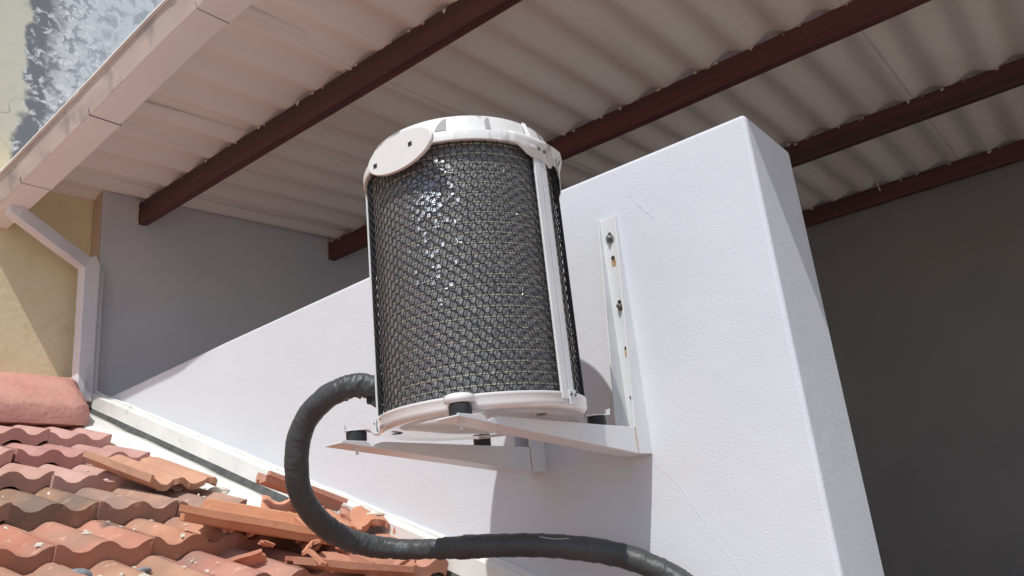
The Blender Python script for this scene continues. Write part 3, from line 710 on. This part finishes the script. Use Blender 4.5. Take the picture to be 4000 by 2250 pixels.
# fan grille on top
b = MB()
for r_ in (.03, .06, .09, .12, .15, .18, .205): b.tube([cyl(a, r_, .992) for a in range(0, 360, 10)], .0022, 5, closed=True)
for a in range(0, 360, 30): b.tube([cyl(a, .02, .990), cyl(a, .214, .990)], .003, 5)
part('fan_grille', b, 'cap', ac)
b = MB(); 
for k in range(4):
    a0 = k * 90; q = []
    for i in range(7):
        for r_ in (.04, .19): q.append(cyl(a0 + i * 9, r_, .95 + .006 * i))
    b.add(q, [(2 * i, 2 * i + 1, 2 * i + 3, 2 * i + 2) for i in range(6)])
part('fan_blades', b, 'shade_in', ac, solid=.003)
# flat oval cover plate
n = 56
def oval(s_, x):
    return [(x, 1.226 + s_ * .110 * math.cos(2 * PI * i / n), .910 + s_ * .0475 * math.sin(2 * PI * i / n)) for i in range(n)]
q = MB(); q.v = oval(1, 1.233) + oval(.975, 1.2305) + oval(1, 1.239)
q.f = [(i, (i + 1) % n, n + (i + 1) % n, n + i) for i in range(n)] + [tuple(range(n, 2 * n))] + [(i, (i + 1) % n, 2 * n + (i + 1) % n, 2 * n + i) for i in range(n)]
cpl = part('cover_plate', q, 'plate', ac, smooth=True, ang=25)
for (yy, zz) in ((1.186, .914), (1.308, .903)):
    h_ = .0055; part('plate_socket', MB().box((1.2296, yy - h_ * 1.1, zz - h_), (1.2302, yy + h_ * 1.1, zz + h_)), 'shade_in', ac)
# corner ear under the cap above the strip
q = MB(); ed = [(-112, .914), (-108, .911), (-104, .900), (-101, .889), (-97, .884), (-90, .886), (-84, .884), (-82.5, .876), (-79, .880), (-77, .893), (-72, .898), (-68, .896), (-62, .880), (-58, .885), (-50, .914)]
for az, zl in ed:
    bulge = max(0, 1 - abs(az + 72) / 26); q.v += [cyl(az, .2590, zl), cyl(az, .2600 + .002 * bulge, max(zl + .002, .917)), cyl(az, .2610 + .012 * bulge, max(zl + .004, .926)), cyl(az, .2625 + .013 * bulge, max(zl + .006, .934)), cyl(az, .2600 + .006 * bulge, .9405)]
m_ = 5; q.f = [(i * m_ + j, (i + 1) * m_ + j, (i + 1) * m_ + j + 1, i * m_ + j + 1) for i in range(len(ed) - 1) for j in range(m_ - 1)]
part('cap_ear', q, 'cap', ac, smooth=True, ang=50, solid=.002)
q = MB().lathe([(.2575, .866), (.2597, .866), (.2597, .913), (.2575, .913)], C2, -62, 30, 24, True)
part('cap_skirt', q, 'cap', ac)
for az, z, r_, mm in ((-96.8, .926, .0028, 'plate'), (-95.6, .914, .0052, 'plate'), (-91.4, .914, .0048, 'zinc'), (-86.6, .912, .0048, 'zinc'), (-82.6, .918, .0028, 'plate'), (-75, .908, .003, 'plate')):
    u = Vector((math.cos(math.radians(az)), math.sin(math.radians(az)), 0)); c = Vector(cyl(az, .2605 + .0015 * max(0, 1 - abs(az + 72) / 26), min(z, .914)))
    part('ear_screw' if mm == 'zinc' else 'ear_sky_disc', MB().tube([c, c + u * .0028], r_, 12), mm, ac)  # white discs paint the bright sky seen through the ear's holes
for az in (-100, -92, -84, -78, -71, -65):
    bl = max(0, 1 - abs(az + 72) / 26)
    part('ear_rib', MB().tube([cyl(az, .2605, .912), cyl(az - 1.5, .2625 + .012 * bl, .927)], .0018, 5), 'cap', ac)
# connection box where the hose leaves
q = MB(); part('pipe_valve', q.box((1.335, 1.452, .355), (1.375, 1.50, .425)), 'rubber', ac, bevel=.006)

# ------------------------------------------------------------------ hose
def catmull(pts, per):
    out = []; P_ = [Vector(p) for p in pts]; P_ = [P_[0] * 2 - P_[1]] + P_ + [P_[-1] * 2 - P_[-2]]
    for i in range(1, len(P_) - 2):
        for k in range(per):
            t = k / per; a, b_, c, d = P_[i - 1:i + 3]
            out.append(.5 * ((2 * b_) + (c - a) * t + (2 * a - 5 * b_ + 4 * c - d) * t * t + (3 * b_ - a - 3 * c + d) * t ** 3))
    out.append(P_[-2]); return out
hp = [(1.356, 1.462, .397), (1.346, 1.473, .396), (1.327, 1.509, .405), (1.309, 1.55, .403), (1.292, 1.599, .387), (1.28, 1.652, .352), (1.274, 1.688, .297), (1.282, 1.709, .235), (1.305, 1.729, .173),
      (1.354, 1.745, .119), (1.427, 1.759, .071), (1.511, 1.755, .035), (1.588, 1.699, .010), (1.634, 1.593, -.001), (1.675, 1.472, -.007), (1.729, 1.354, -.016), (1.79, 1.247, -.034),
      (1.844, 1.139, -.064), (1.862, 1.063, -.098), (1.872, .988, -.144), (1.881, .919, -.202), (1.885, .86, -.28), (1.885, .82, -.40), (1.885, .80, -.5)]
path = catmull(hp, 26); NP = len(path)
sl_ = [0]
for a, c in zip(path, path[1:]): sl_.append(sl_[-1] + (c - a).length)
def hr(t, i):
    s_ = sl_[i]; out = []
    base = .0300
    if s_ < .04: base = .0275
    if .72 < s_ < .98: base = .0300 - .0045 * math.sin(PI * (s_ - .72) / .26)
    for k in range(28):
        ph = (s_ / .052 - k / 28 * 1.0 + .25 * nz(s_ * 9, k * .05)) % 1
        tape = .0020 * (ph ** 3 if ph < .93 else (1 - ph) * 12) * (1 if s_ > .9 else .45)
        a = 2 * PI * k / 28
        wr_ = .0017 * nz(s_ * 130 + a * 1.2, math.cos(a) * 1.6, math.sin(a) * 1.6) * (1.8 if .55 < s_ < 1.02 else 3.2 if s_ < .11 else .7)
        lm = .0016 * nz(s_ * 22, math.cos(a) * 1.5, math.sin(a) * 1.5)
        out.append(base + tape + wr_ + lm)
    return out
b = MB().tube(path, hr, 28)
hs = part('insulated_hose', b, 'hose', smooth=True, ang=75, origin=(1.35, 1.5, .397))
tag(hs, 'thick dark grey taped hose looping from the unit over the tiles', 'hose')
q = MB().tube([(1.352, 1.468, .375), (1.345, 1.476, .352), (1.348, 1.47, .344)], lambda t, i: [.016, .012, .004][i], 10)
part('tape_flap', q, 'hose', hs, smooth=True)
q = MB(); pts = [path[i] for i in range(15 * 26 + 8, 16 * 26, 4)]
q.tube([p + Vector((-.018, -.018, .0215 - .004 * math.sin(PI * k / (len(pts) - 1)))) for k, p in enumerate(pts)], .0007, 5)
part('wire_tie', q, 'metal_white', hs, smooth=True)
